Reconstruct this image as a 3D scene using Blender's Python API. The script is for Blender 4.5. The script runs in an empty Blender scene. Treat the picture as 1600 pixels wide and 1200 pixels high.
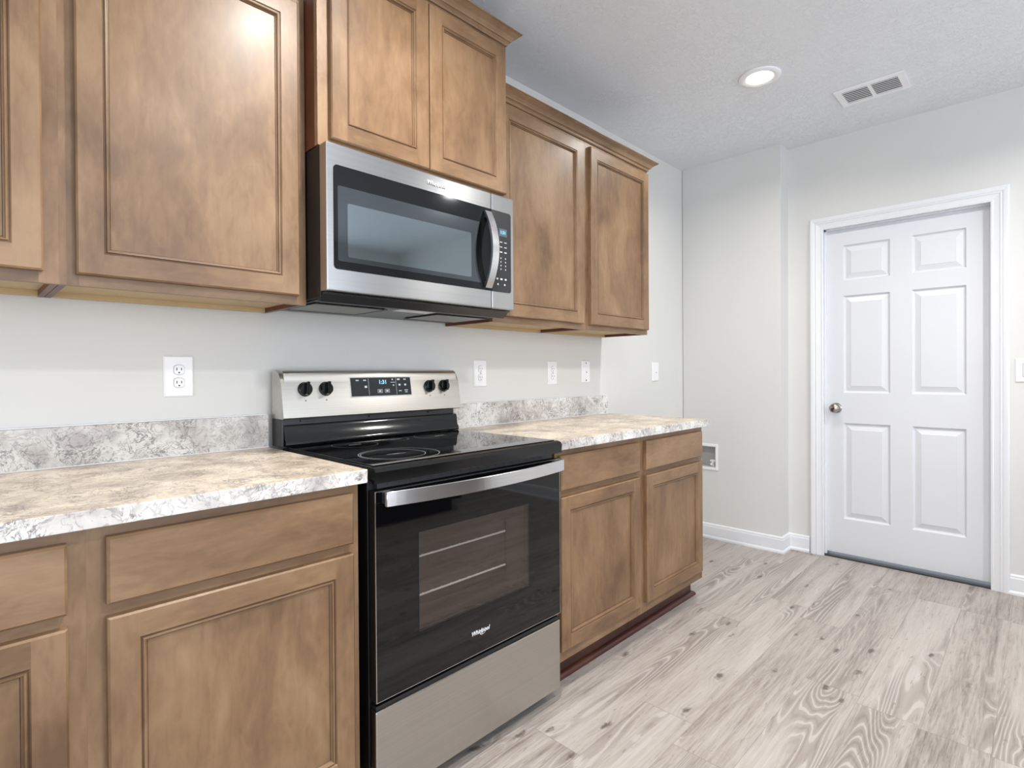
import bpy, bmesh, math, random
from mathutils import Vector, Matrix
S = bpy.context.scene
C = S.collection
random.seed(4)
PI = math.pi

# ------------------------------------------------------------------ camera
CX, CD, CH, F = -0.7352, 1.8707, 1.1559, 854.935
YAW, PITCH, ROLL, SY = 0.7967, -0.0058, -0.0063, -12.382
fwd = Vector((math.sin(YAW), math.cos(YAW), 0)); rgt = Vector((math.cos(YAW), -math.sin(YAW), 0)); upv = Vector((0, 0, 1))
f2 = fwd*math.cos(PITCH) + upv*math.sin(PITCH); u2 = upv*math.cos(PITCH) - fwd*math.sin(PITCH)
r3 = rgt*math.cos(ROLL) + u2*math.sin(ROLL); u3 = u2*math.cos(ROLL) - rgt*math.sin(ROLL)
cam = bpy.data.cameras.new('camera'); camo = bpy.data.objects.new('camera', cam); C.objects.link(camo)
cam.sensor_width = 36; cam.lens = F/1600*36; cam.shift_y = SY/1600; cam.clip_start = .02
M = Matrix((r3, u3, -f2)).transposed().to_4x4(); M.translation = Vector((CX, -CD, CH)); camo.matrix_world = M
S.camera = camo

# ------------------------------------------------------------------ world, exposure, added daylight fill
S.view_settings.view_transform = 'Standard'; S.view_settings.look = 'None'
S.view_settings.gamma = 1; S.view_settings.use_curve_mapping = False
S.view_settings.exposure = 0.19
w = bpy.data.worlds.new('sky'); S.world = w; w.use_nodes = True
w.node_tree.nodes['Background'].inputs[0].default_value = (.80, .88, 1, 1)
w.node_tree.nodes['Background'].inputs[1].default_value = 1.6
try:
    S.cycles.max_bounces = 10; S.cycles.diffuse_bounces = 6; S.cycles.use_denoising = True
    S.cycles.sample_clamp_indirect = 4
except Exception: pass
def area(name, loc, rot, sx, sy, power, col):
    l = bpy.data.lights.new(name, 'AREA'); l.shape = 'RECTANGLE'; l.size = sx; l.size_y = sy; l.energy = power; l.color = col
    o = bpy.data.objects.new(name, l); C.objects.link(o); o.location = loc; o.rotation_euler = rot; return o
DAY = (.89, .95, 1.0)
# added fill lamps for even ambient, set at two unseen openings behind the camera
area('added_daylight_fill', (.2, -4.72, 1.25), (PI/2, 0, 0), 4.4, 2.2, 62, DAY)            # faces +y
area('added_daylight_fill', (-3.42, -2.3, 1.35), (PI/2, 0, -PI/2), 2.6, 1.9, 30, DAY)      # faces +x

# ------------------------------------------------------------------ helpers
WL = {}
def lin(c): return tuple((x/12.92 if x <= .04045 else ((x+.055)/1.055)**2.4) for x in [v/255 for v in c]) + (1,)
def bx(bm, x0, x1, y0, y1, z0, z1, bev=0, mi=0, seg=2):
    x0, x1 = sorted((x0, x1)); y0, y1 = sorted((y0, y1)); z0, z1 = sorted((z0, z1))
    t = bmesh.new(); bmesh.ops.create_cube(t, size=1)
    for v in t.verts: v.co = Vector(((x0+x1)/2+v.co.x*(x1-x0), (y0+y1)/2+v.co.y*(y1-y0), (z0+z1)/2+v.co.z*(z1-z0)))
    if bev: bmesh.ops.bevel(t, geom=t.edges[:], offset=bev, segments=seg, affect='EDGES', profile=.5)
    for f in t.faces: f.material_index = mi
    join(bm, t); return bm
def join(bm, t):
    m = bpy.data.meshes.new('tmp'); t.to_mesh(m); t.free(); bm.from_mesh(m); bpy.data.meshes.remove(m)
def box(*a, **k): return bx(bmesh.new(), *a, **k)
def obj(name, bm, mats, parent=None, smooth=False, origin=None, label=None):
    if not isinstance(mats, (list, tuple)): mats = [mats]
    bmesh.ops.recalc_face_normals(bm, faces=bm.faces[:])
    if origin is None:
        mn = Vector([min(v.co[i] for v in bm.verts) for i in range(3)]); mx = Vector([max(v.co[i] for v in bm.verts) for i in range(3)])
        origin = (mn+mx)/2
        if parent is None: origin.z = mn.z
    origin = Vector(origin)
    bmesh.ops.translate(bm, verts=bm.verts[:], vec=-origin)
    me = bpy.data.meshes.new(name); bm.to_mesh(me); bm.free()
    for m in mats: me.materials.append(m)
    if smooth:
        for p in me.polygons: p.use_smooth = True
        try: me.set_sharp_from_angle(angle=math.radians(35))
        except Exception: pass
    o = bpy.data.objects.new(name, me); C.objects.link(o)
    if parent is not None:
        o.parent = parent; o.location = origin - WL[parent.name]
    else: o.location = origin
    WL[o.name] = origin
    if label: o['label'] = label
    return o
def tag(o, label, cat, group=None):
    o['label'] = label; o['category'] = cat
    if group: o['group'] = group
    return o
def thing(name, label, cat, loc, group=None):
    o = bpy.data.objects.new(name, None); C.objects.link(o); o.location = loc; o.empty_display_size = .05
    WL[o.name] = Vector(loc); return tag(o, label, cat, group)
def struct(name, bm, mats, parent=None, smooth=False, origin=None):
    o = obj(name, bm, mats, parent, smooth, origin)
    if parent is None: o['kind'] = 'structure'
    return o
def cyl(bm, c, axis, r0, r1, h, n=32, bev=0):
    """cylinder from c along axis by h"""
    t = bmesh.new(); bmesh.ops.create_cone(t, cap_ends=True, cap_tris=False, segments=n, radius1=r0, radius2=r1, depth=h)
    if bev:
        es = [e for e in t.edges if abs(e.verts[0].co.z-e.verts[1].co.z) < 1e-6 and e.verts[0].co.z > 0]
        bmesh.ops.bevel(t, geom=es, offset=bev, segments=3, affect='EDGES', profile=.5)
    a = Vector(axis).normalized(); q = Vector((0, 0, 1)).rotation_difference(a)
    for v in t.verts: v.co = q @ (v.co + Vector((0, 0, h/2))) + Vector(c)
    join(bm, t); return bm
def lathe(bm, c, axis, prof, n=40):
    a = Vector(axis).normalized(); q = Vector((0, 0, 1)).rotation_difference(a); rings = []
    for r, h in prof:
        rings.append([bm.verts.new(q @ Vector((r*math.cos(2*PI*i/n), r*math.sin(2*PI*i/n), h)) + Vector(c)) for i in range(n)])
    for A, B in zip(rings, rings[1:]):
        for i in range(n): bm.faces.new((A[i], A[(i+1) % n], B[(i+1) % n], B[i]))
    for R in (rings[0], rings[-1]):
        try: bm.faces.new(R)
        except Exception: pass
    return bm
def prism(bm, pts, axis, a0, a1, mi=0):
    """polygon extruded along x ('x': pts=(y,z)), y (pts=(x,z)) or z (pts=(x,y))"""
    def mk(p, a): return {'x': (a, p[0], p[1]), 'y': (p[0], a, p[1]), 'z': (p[0], p[1], a)}[axis]
    A = [bm.verts.new(mk(p, a0)) for p in pts]; B = [bm.verts.new(mk(p, a1)) for p in pts]; n = len(pts)
    fs = [bm.faces.new((A[i], A[(i+1) % n], B[(i+1) % n], B[i])) for i in range(n)] + [bm.faces.new(A), bm.faces.new(B)]
    for f in fs: f.material_index = mi
    return bm
def ring(bm, c, r, wd, z, n=64, ax='z', a0=0, a1=2*PI):
    pts = []
    full = abs(a1-a0-2*PI) < 1e-6
    for i in range(n+(0 if full else 1)):
        a = a0+(a1-a0)*i/n
        row = []
        for rr in (r-wd/2, r+wd/2):
            if ax == 'z': row.append(bm.verts.new((c[0]+rr*math.cos(a), c[1]+rr*math.sin(a), z)))
        pts.append(row)
    m = len(pts)
    for i in range(m if full else m-1): bm.faces.new((pts[i][0], pts[i][1], pts[(i+1) % m][1], pts[(i+1) % m][0]))
    return bm
# board with ring-profiled panels; local u (width), v (height), w (outwards)
def board(W, H, T, panels, rings, edge=.002, mapf=None, rails=False):
    bm = bmesh.new()
    us = sorted({0, W} | {p[0] for p in panels} | {p[1] for p in panels}); vs = sorted({0, H} | {p[2] for p in panels} | {p[3] for p in panels})
    u0s, u1s = us[0]+edge, us[-1]-edge; 
    def cu(u): return edge if u == 0 else (W-edge if u == W else u)
    def cv(v): return edge if v == 0 else (H-edge if v == H else v)
    V = {}
    def vt(u, v, w_):
        k = (round(u, 5), round(v, 5), round(w_, 5))
        if k not in V: V[k] = bm.verts.new(mapf(u, v, w_))
        return V[k]
    def isp(a, b, c, d): return any(abs(p[0]-a) < 1e-6 and abs(p[1]-b) < 1e-6 and abs(p[2]-c) < 1e-6 and abs(p[3]-d) < 1e-6 for p in panels)
    for i in range(len(us)-1):
        for j in range(len(vs)-1):
            a, b, c, d = us[i], us[i+1], vs[j], vs[j+1]
            if isp(a, b, c, d):
                prev = None
                for ri, (ins, dep) in enumerate(rings):
                    R = [vt(a+ins, c+ins, dep+T), vt(b-ins, c+ins, dep+T), vt(b-ins, d-ins, dep+T), vt(a+ins, d-ins, dep+T)]
                    if prev:
                        for k in range(4):
                            f = bm.faces.new((prev[k], prev[(k+1) % 4], R[(k+1) % 4], R[k]))
                            if rails and k in (0, 2): f.material_index = 1
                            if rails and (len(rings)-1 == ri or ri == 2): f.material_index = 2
                    prev = R
                bm.faces.new(prev)
            else:
                f = bm.faces.new((vt(cu(a), cv(c), T), vt(cu(b), cv(c), T), vt(cu(b), cv(d), T), vt(cu(a), cv(d), T)))
                if rails and 0 < i < len(us)-2: f.material_index = 1
    # edge chamfer, sides, back
    o1 = [(u, v) for u, v in ((edge, edge), (W-edge, edge), (W-edge, H-edge), (edge, H-edge))]; o2 = [(0, 0), (W, 0), (W, H), (0, H)]
    A = [vt(u, v, T) for u, v in o1]; B = [vt(u, v, T-edge) for u, v in o2]; D = [vt(u, v, 0) for u, v in o2]
    for k in range(4):
        bm.faces.new((A[k], A[(k+1) % 4], B[(k+1) % 4], B[k])); bm.faces.new((B[k], B[(k+1) % 4], D[(k+1) % 4], D[k]))
    bm.faces.new(D)
    return bm
def front_map(x0, yb, z0): return lambda u, v, w_: (x0+u, yb-w_, z0+v)
def text_bm(s, size, mat4, extrude=.0006, shear=0, bold=0, align='CENTER'):
    cu = bpy.data.curves.new('tmp', 'FONT'); cu.body = s; cu.size = size; cu.extrude = extrude; cu.shear = shear; cu.offset = bold
    cu.align_x = align; cu.align_y = 'CENTER'; cu.resolution_u = 3
    to = bpy.data.objects.new('tmp', cu); C.objects.link(to); dg = bpy.context.evaluated_depsgraph_get(); dg.update()
    me = bpy.data.meshes.new_from_object(to.evaluated_get(dg)); bm = bmesh.new(); bm.from_mesh(me)
    bpy.data.objects.remove(to); bpy.data.curves.remove(cu); bpy.data.meshes.remove(me)
    bmesh.ops.transform(bm, matrix=mat4, verts=bm.verts[:]); return bm
def face_y(x, y, z, tilt=0):   # text in the x-z plane, read from -y; tilt leans the top back (+y)
    return Matrix.Translation((x, y, z)) @ Matrix.Rotation(PI/2-tilt, 4, 'X')

# ------------------------------------------------------------------ materials
def mat(name):
    m = bpy.data.materials.new(name); m.use_nodes = True
    return m, m.node_tree.nodes, m.node_tree.links, m.node_tree.nodes['Principled BSDF']
class G:
    def __init__(s, name):
        s.m, s.n, s.l, s.b = mat(name)
    def new(s, t, **k):
        nd = s.n.new(t)
        for a, v in k.items(): setattr(nd, a, v)
        return nd
    def set(s, sock, v):
        if hasattr(v, 'is_linked') or hasattr(v, 'links'): s.l.new(v, sock)
        else: sock.default_value = v
    def math(s, op, a, b=None, c=None, clamp=False):
        nd = s.new('ShaderNodeMath', operation=op, use_clamp=clamp); s.set(nd.inputs[0], a)
        if b is not None: s.set(nd.inputs[1], b)
        if c is not None: s.set(nd.inputs[2], c)
        return nd.outputs[0]
    def vmath(s, op, a, b):
        nd = s.new('ShaderNodeVectorMath', operation=op); s.set(nd.inputs[0], a); s.set(nd.inputs[1], b); return nd.outputs[0]
    def coord(s, rand=False):
        tc = s.new('ShaderNodeTexCoord').outputs['Object']
        if rand:
            oi = s.new('ShaderNodeObjectInfo').outputs['Random']
            cb = s.new('ShaderNodeCombineXYZ'); 
            for i, k in enumerate((17., 31., 23.)): s.l.new(s.math('MULTIPLY', oi, k), cb.inputs[i])
            tc = s.vmath('ADD', tc, cb.outputs[0])
        return tc
    def mapping(s, v, scale): 
        nd = s.new('ShaderNodeVectorMath', operation='MULTIPLY'); s.l.new(v, nd.inputs[0]); nd.inputs[1].default_value = scale; return nd.outputs[0]
    def noise(s, v, scale, detail=4, rough=.55, dist=0, out='Fac'):
        nd = s.new('ShaderNodeTexNoise'); s.l.new(v, nd.inputs['Vector']); nd.inputs['Scale'].default_value = scale
        nd.inputs['Detail'].default_value = detail; nd.inputs['Roughness'].default_value = rough; nd.inputs['Distortion'].default_value = dist
        return nd.outputs[out]
    def ramp(s, f, stops, interp='LINEAR'):
        nd = s.new('ShaderNodeValToRGB'); s.l.new(f, nd.inputs[0]); cr = nd.color_ramp; cr.interpolation = interp
        while len(cr.elements) < len(stops): cr.elements.new(.5)
        for e, (p, c) in zip(cr.elements, stops): e.position = p; e.color = c if len(c) == 4 else tuple(c)+(1,)
        return nd.outputs[0]
    def mix(s, f, a, b, mode='MIX'):
        nd = s.new('ShaderNodeMix', data_type='RGBA', blend_type=mode); s.set(nd.inputs[0], f); s.set(nd.inputs[6], a); s.set(nd.inputs[7], b); return nd.outputs[2]
    def bump(s, h, strength, dist):
        nd = s.new('ShaderNodeBump'); s.l.new(h, nd.inputs['Height']); nd.inputs['Strength'].default_value = strength; nd.inputs['Distance'].default_value = dist
        s.l.new(nd.outputs[0], s.b.inputs['Normal']); return nd
    def new_sep(s, c):
        nd = s.new('ShaderNodeSeparateColor'); s.l.new(c, nd.inputs[0]); return nd.outputs[0]
    def p(s, **k):
        for a, v in k.items(): s.set(s.b.inputs[a.replace('_', ' ')], v)
        return s.m
def gray(v): return (v, v, v, 1)

def plain(name, col, rough=.5, metal=0, **k):
    g = G(name); nz = g.noise(g.coord(True), 9, 3)
    c = lin(col); d = tuple(x*.93 for x in c[:3])+(1,)
    g.p(Base_Color=g.ramp(nz, [(.3, d), (.7, c)]), Roughness=rough, Metallic=metal)
    for a, v in k.items(): g.b.inputs[a.replace('_', ' ')].default_value = v
    return g.m

def wood(name, axis, dark=(98, 72, 49), mid=(127, 98, 70), light=(150, 121, 91), rough=.42):
    g = G(name); v = g.coord(True)
    sc = {'z': (1, 1, .42), 'x': (.42, 1, 1)}[axis]; sg = {'z': (1, 1, .05), 'x': (.05, 1, 1)}[axis]
    blotch = g.noise(g.mapping(v, sc), 7, 5, .6, .5)
    grain = g.noise(g.mapping(v, sg), 70, 6, .65, .2)
    fleck = g.noise(g.mapping(v, {'z': (1, 1, .35), 'x': (.35, 1, 1)}[axis]), 42, 3, .5, 1.2)
    big = g.noise(v, 2.1, 2)
    h = g.math('ADD', g.math('MULTIPLY', blotch, .55), g.math('MULTIPLY', grain, .09))
    h = g.math('ADD', h, g.math('MULTIPLY', fleck, .14)); h = g.math('ADD', h, g.math('MULTIPLY', big, .30))
    col = g.ramp(h, [(.40, lin(dark)), (.54, lin(mid)), (.68, lin(light))])
    g.p(Base_Color=col, Roughness=g.math('ADD', g.math('MULTIPLY', blotch, .12), rough-.06)); g.b.inputs['Coat Weight'].default_value = .08; g.b.inputs['Coat Roughness'].default_value = .22
    g.bump(grain, .06, .0006); return g.m

def paint(name, col, scale, strength, rough=.6):
    g = G(name); v = g.coord()
    n1 = g.noise(v, scale, 3, .5); n2 = g.noise(v, 1.3, 2)
    c = lin(col); d = tuple(x*.97 for x in c[:3])+(1,)
    g.p(Base_Color=g.ramp(n2, [(.35, d), (.65, c)]), Roughness=rough); g.bump(n1, strength, .001); return g.m

def ceiling_mat():
    g = G('knockdown_ceiling'); v = g.coord()
    wv = g.noise(v, 14, 2, .5, 0, 'Color'); vv = g.vmath('ADD', v, g.mapping(wv, (.06, .06, 0)))
    n = g.noise(vv, 46, 3, .55, 1.6)
    pl = g.ramp(n, [(.50, gray(0)), (.525, gray(1)), (.58, gray(1)), (.61, gray(.3))])
    msk = g.ramp(g.noise(v, 5, 2), [(.38, gray(.35)), (.62, gray(1))])
    h = g.mix(1.0, pl, msk, 'MULTIPLY')
    g.p(Base_Color=lin((226, 229, 233)), Roughness=.55); g.bump(h, .6, .0035); return g.m

def floor_mat():
    g = G('grey_oak_planks'); v = g.coord(); Wd, L = .178, 1.22
    sp = g.new('ShaderNodeSeparateXYZ'); g.l.new(v, sp.inputs[0]); x, y = sp.outputs[0], sp.outputs[1]
    yr = g.math('DIVIDE', g.math('ADD', y, .683+Wd*60), Wd); row = g.math('FLOOR', yr); fy = g.math('FRACT', yr)
    wn = g.new('ShaderNodeTexWhiteNoise', noise_dimensions='1D'); g.l.new(row, wn.inputs['W'])
    xr = g.math('DIVIDE', g.math('ADD', x, g.math('ADD', g.math('MULTIPLY', wn.outputs[0], L*3), 30)), L); col = g.math('FLOOR', xr); fx = g.math('FRACT', xr)
    cb = g.new('ShaderNodeCombineXYZ'); g.l.new(row, cb.inputs[0]); g.l.new(col, cb.inputs[1])
    w2 = g.new('ShaderNodeTexWhiteNoise', noise_dimensions='3D'); g.l.new(cb.outputs[0], w2.inputs['Vector'])
    off = g.mapping(w2.outputs['Color'], (37, 53, 11)); pv = g.vmath('ADD', v, off)
    # knots
    kv = g.mapping(g.vmath('ADD', pv, g.mapping(g.noise(pv, 9, 2, .5, 0, 'Color'), (.05, .03, 0))), (2.6, 6.5, 1))
    vo = g.new('ShaderNodeTexVoronoi', voronoi_dimensions='2D'); g.l.new(kv, vo.inputs['Vector']); vo.inputs['Scale'].default_value = 1.0; vo.inputs['Randomness'].default_value = 1
    kd = vo.outputs['Distance']
    kn = g.noise(pv, 26, 3, .6, .8)
    kdd = g.math('ADD', kd, g.math('MULTIPLY', g.math('SUBTRACT', kn, .5), .22))
    keep = g.math('GREATER_THAN', g.math('FRACT', g.math('MULTIPLY', g.new_sep(vo.outputs['Color']), 7.31)), .42)
    knot = g.math('MULTIPLY', keep, g.ramp(kdd, [(.02, gray(1)), (.075, gray(0))]))
    halo = g.math('MULTIPLY', keep, g.ramp(kd, [(.0, gray(1)), (.36, gray(0))], 'EASE'))
    # cathedral bands
    n1 = g.noise(g.mapping(pv, (.50, 5.6, 1)), 1.0, 1.5, .4, .15)
    ph = g.math('ADD', g.math('MULTIPLY', n1, 260), g.math('MULTIPLY', halo, 10))
    ph = g.math('ADD', ph, g.math('MULTIPLY', g.noise(g.mapping(pv, (5, 30, 1)), 1, 3), 4.0))
    band = g.math('SINE', ph)
    lines = g.ramp(g.math('MULTIPLY_ADD', band, .5, .5), [(.0, gray(.15)), (.25, gray(.45)), (.82, gray(.55)), (.96, gray(1))])
    msk = g.ramp(g.noise(g.mapping(pv, (.7, 8.5, 1)), 1.0, 2, .5), [(.52, gray(0)), (.60, gray(1))])
    msk2 = g.math('MAXIMUM', msk, g.math('MULTIPLY', halo, .45))
    fine = g.noise(g.mapping(pv, (7, 120, 1)), 1.0, 6, .75, .3)
    soft = g.noise(g.mapping(pv, (1.1, 15, 1)), 1.0, 4, .6, .6)
    tone = g.math('ADD', g.math('MULTIPLY', fine, .46), g.math('MULTIPLY', soft, .38))
    tone = g.math('ADD', tone, g.math('MULTIPLY', w2.outputs['Value'], .12))
    base = g.ramp(tone, [(.30, lin((100, 92, 87))), (.39, lin((143, 134, 128))), (.48, lin((168, 160, 154))), (.62, lin((186, 179, 174)))])
    lc = g.ramp(lines, [(0, lin((104, 95, 89))), (.5, lin((144, 135, 129))), (1, lin((186, 180, 176)))])
    c = g.mix(g.math('MULTIPLY', msk2, .62), base, lc)
    c = g.mix(g.math('MULTIPLY', knot, .9), c, lin((92, 82, 76)))
    # short dark ticks
    tick = g.ramp(g.noise(g.mapping(pv, (13, 80, 1)), 1.0, 3, .6, .5), [(.64, gray(0)), (.70, gray(1))])
    c = g.mix(g.math('MULTIPLY', tick, .6), c, lin((122, 112, 104)))
    def edge(fr, wd): 
        a = g.math('LESS_THAN', fr, wd); b = g.math('GREATER_THAN', fr, 1-wd); return g.math('MAXIMUM', a, b)
    e = g.math('MAXIMUM', edge(fy, .0045), edge(fx, .0009))
    c = g.mix(g.math('MULTIPLY', e, .6), c, lin((120, 110, 102)))
    g.p(Base_Color=c, Roughness=g.math('ADD', g.math('MULTIPLY', fine, .15), .36)); g.b.inputs['Specular IOR Level'].default_value = .35
    hh = g.math('SUBTRACT', g.math('MULTIPLY', fine, .3), e); g.bump(hh, .12, .0006); return g.m

def laminate(name, warm):
    g = G(name); v = g.coord(True)
    wv = g.noise(v, 9, 4, .6, 0, 'Color'); vv = g.vmath('ADD', v, g.mapping(wv, (.06, .06, .06)))
    n1 = g.noise(vv, 24, 5, .62, 1.3); vein = g.ramp(g.math('ABSOLUTE', g.math('SUBTRACT', n1, .5)), [(.0, gray(1)), (.016, gray(.6)), (.034, gray(0))])
    n2 = g.noise(vv, 55, 4, .6, .9); v2 = g.ramp(g.math('ABSOLUTE', g.math('SUBTRACT', n2, .47)), [(.0, gray(1)), (.024, gray(0))])
    msk = g.ramp(g.noise(v, 11, 3, .6), [(.44, gray(0)), (.60, gray(1))])
    cl = g.noise(vv, 8, 4, .6, .4)
    base = g.ramp(cl, [(.34, lin((178, 172, 168))), (.45, lin((206, 202, 197))), (.55, lin((224, 221, 216))), (.64, lin((236, 234, 231)))])
    spk = g.ramp(g.noise(v, 90, 2, .5), [(.62, gray(0)), (.70, gray(1))])
    c = g.mix(g.math('MULTIPLY', vein, g.math('MULTIPLY_ADD', msk, .42, .42)), base, lin((84, 79, 80)))
    c = g.mix(g.math('MULTIPLY', g.math('MULTIPLY', v2, msk), .85), c, lin((78, 72, 73)))
    c = g.mix(g.math('MULTIPLY', g.math('MULTIPLY', spk, msk), .5), c, lin((110, 100, 94)))
    c = g.mix(1.0, c, lin(warm), 'MULTIPLY')
    g.p(Base_Color=c, Roughness=.3); g.b.inputs['Specular IOR Level'].default_value = .5; return g.m

def steel(name, col=(196, 197, 198), rough=.30, axis='x', aniso=.75, bmp=.02):
    g = G(name); v = g.coord(True); sc = {'x': (.6, 240, 240), 'z': (240, 240, .6)}[axis]
    n = g.noise(g.mapping(v, sc), 1, 3, .5); c = lin(col); d = tuple(x*.93 for x in c[:3])+(1,)
    g.p(Base_Color=g.ramp(n, [(.35, d), (.65, c)]), Metallic=1.0, Roughness=rough); g.b.inputs['Anisotropic'].default_value = aniso
    tg = g.new('ShaderNodeTangent', direction_type='RADIAL', axis='Z' if axis == 'x' else 'X')
    g.l.new(tg.outputs[0], g.b.inputs['Tangent']); g.b.inputs['Anisotropic Rotation'].default_value = .25
    return g.m
def emit(name, col, st):
    g = G(name); g.p(Base_Color=lin((30, 30, 30)), Emission_Color=lin(col), Emission_Strength=st); return g.m
def gloss(name, col, rough=.04, ior=1.5, metal=0, coat=0):
    g = G(name); nz = g.noise(g.coord(True), 4, 2); c = lin(col)
    g.p(Base_Color=g.ramp(nz, [(.3, c), (.7, tuple(x*.95 for x in c[:3])+(1,))]), Roughness=rough, Metallic=metal, IOR=ior); return g.m

M_WV, M_WH = wood('stained_maple', 'z'), wood('stained_maple_rail', 'x')
M_SIDE = wood('red_brown_side_shade', 'z', (70, 32, 20), (92, 44, 27), (112, 58, 36)); M_TOE = wood('red_brown_toe_shade', 'x', (50, 22, 16), (66, 30, 22), (84, 42, 30))  # red-brown side and toe wood, darkened to paint in their shade
M_GROOVE_SHADE = wood('painted_groove_shade', 'z', (58, 36, 24), (74, 48, 32), (92, 62, 42)); M_RAW = plain('raw_maple_underside', (192, 168, 128), .6)  # groove wood: shadow lines of the door molding painted as a dark tone
M_WALL = paint('wall_paint', (214, 214, 212), 130, .10)
M_CEIL = ceiling_mat(); M_FLOOR = floor_mat(); M_LAM = laminate('granite_laminate', (250, 251, 253)); M_LAMT = laminate('granite_laminate_reflection_tint', (254, 241, 224))  # top copy of the laminate: warm cabinet reflection painted into its tint
M_TRIM = paint('white_trim_paint', (226, 228, 232), 60, .02, .32); M_DOOR = paint('white_door_paint', (218, 220, 225), 60, .02, .38)
M_STEEL = steel('brushed_steel', (182, 183, 184)); M_STEELC = steel('console_steel', (204, 201, 195), .36); M_STEELW = steel('warm_brushed_steel', (186, 182, 177)); M_CHROME = steel('polished_handle_steel', (232, 232, 234), .2, 'x', .5)
M_BLACKG = gloss('black_ceramic_glass', (6, 7, 9), .03, 1.5); M_BLACKP = gloss('black_porcelain', (14, 15, 16), .10, 1.55); M_BLACKS = plain('black_side_panel', (16, 16, 18), .45)
M_MWIN = gloss('grey_mirror_screen', (150, 160, 165), .06, 1.5, 1.0); M_MWIN2 = gloss('grey_window_border', (104, 109, 113), .10, 1.5, 1.0); M_MBLK = gloss('black_door_glass', (44, 46, 49), .06, 1.5, .75)
M_GREYM = plain('dark_grey_metal', (70, 70, 72), .4, .6); M_FILTER = steel('grease_filter_mesh', (150, 148, 142), .45, 'x', .2)
M_PLAS = plain('white_plastic', (240, 240, 242), .3); M_SLOT = plain('dark_slot', (28, 26, 26), .6); M_INK = plain('printed_grey_ink', (90, 90, 92), .5); M_WINK = plain('printed_white_ink', (214, 216, 218), .5)
M_NICKEL = plain('satin_nickel', (178, 174, 168), .22, 1.0); M_CAV = plain('oven_enamel', (46, 38, 35), .45); M_RACK = plain('oven_rack_wire', (235, 232, 225), .4, 0)
M_BLUE = emit('blue_digits', (150, 215, 255), 1.4); M_LCD = emit('lcd_glass', (120, 165, 190), .35)

# ------------------------------------------------------------------ room shell
ZC, XD, XE, YE = 2.596, 2.941, 3.080, -.664
XW, YS = -3.3, -4.6
STEP = .004
struct('floor', box(XW-.2, 4.3, YS-.2, .3, -.1, 0), M_FLOOR, origin=(0, 0, 0))
struct('ceiling', box(XW-.2, 4.3, YS-.2, .3, ZC, ZC+.1), M_CEIL, origin=(0, 0, ZC))
bm = box(XW-.2, 1.945, 0, .15, 0, ZC); bx(bm, 1.945, XD+.1, STEP, .15, 0, ZC)
struct('wall_back', bm, M_WALL, origin=(0, 0, 0))
# nook wall with the laundry box hole
BY0, BY1, BZ0, BZ1 = -.238, -.045, .492, .638
bm = bmesh.new()
for a in ((YE, BY0, 0, ZC), (BY1, .0, 0, ZC), (BY0, BY1, 0, BZ0), (BY0, BY1, BZ1, ZC)): bx(bm, XD, XE+.12, a[0], a[1], a[2], a[3])
struct('wall_nook', bm, M_WALL, origin=(XD, 0, 0))
DY0, DY1, DZ = -1.664, -.868, 2.04     # door opening
bm = bmesh.new()
for a in ((YS, DY0-.012, 0, ZC), (DY1+.012, YE+.0, 0, ZC), (DY0-.012, DY1+.012, DZ+.012, ZC)): bx(bm, XE, XE+.12, a[0], a[1], a[2], a[3])
struct('wall_right', bm, M_WALL, origin=(XE, 0, 0))
bm = bmesh.new()   # left wall with window opening y -3.6..-1.0, z .4..2.3
for a in ((YS, -3.6, 0, ZC), (-1.0, .15, 0, ZC), (-3.6, -1.0, 0, .4), (-3.6, -1.0, 2.3, ZC)): bx(bm, XW-.12, XW, a[0], a[1], a[2], a[3])
struct('wall_left', bm, M_WALL, origin=(XW, 0, 0))
bm = bmesh.new()   # south wall with patio opening x -2..2.4, z 0..2.35
for a in ((XW-.12, -2.0, 0, ZC), (2.4, 4.3, 0, ZC), (-2.0, 2.4, 2.35, ZC), (-2.0, 2.4, 0, .14)): bx(bm, a[0], a[1], YS-.12, YS, a[2], a[3])
struct('wall_south', bm, M_WALL, origin=(0, YS, 0))
def winframe(name, horiz, fixed, a0, a1, z0, z1, n):
    bm = bmesh.new(); t = .05
    def b(p0, p1, q0, q1):
        if horiz: bx(bm, p0, p1, fixed-.06, fixed, q0, q1, .003)
        else: bx(bm, fixed-.06, fixed, p0, p1, q0, q1, .003)
    b(a0, a1, z0, z0+t); b(a0, a1, z1-t, z1)
    for i in range(n+1):
        c = a0+(a1-a0)*i/n; lo = min(max(c-t/2, a0), a1-t); b(lo, lo+t, z0+t, z1-t)
    struct(name, bm, M_TRIM)
winframe('window_1', True, YS-.01, -2.0, 2.4, .14, 2.35, 3); winframe('window_2', False, XW-.01, -3.6, -1.0, .4, 2.3, 2)

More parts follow.
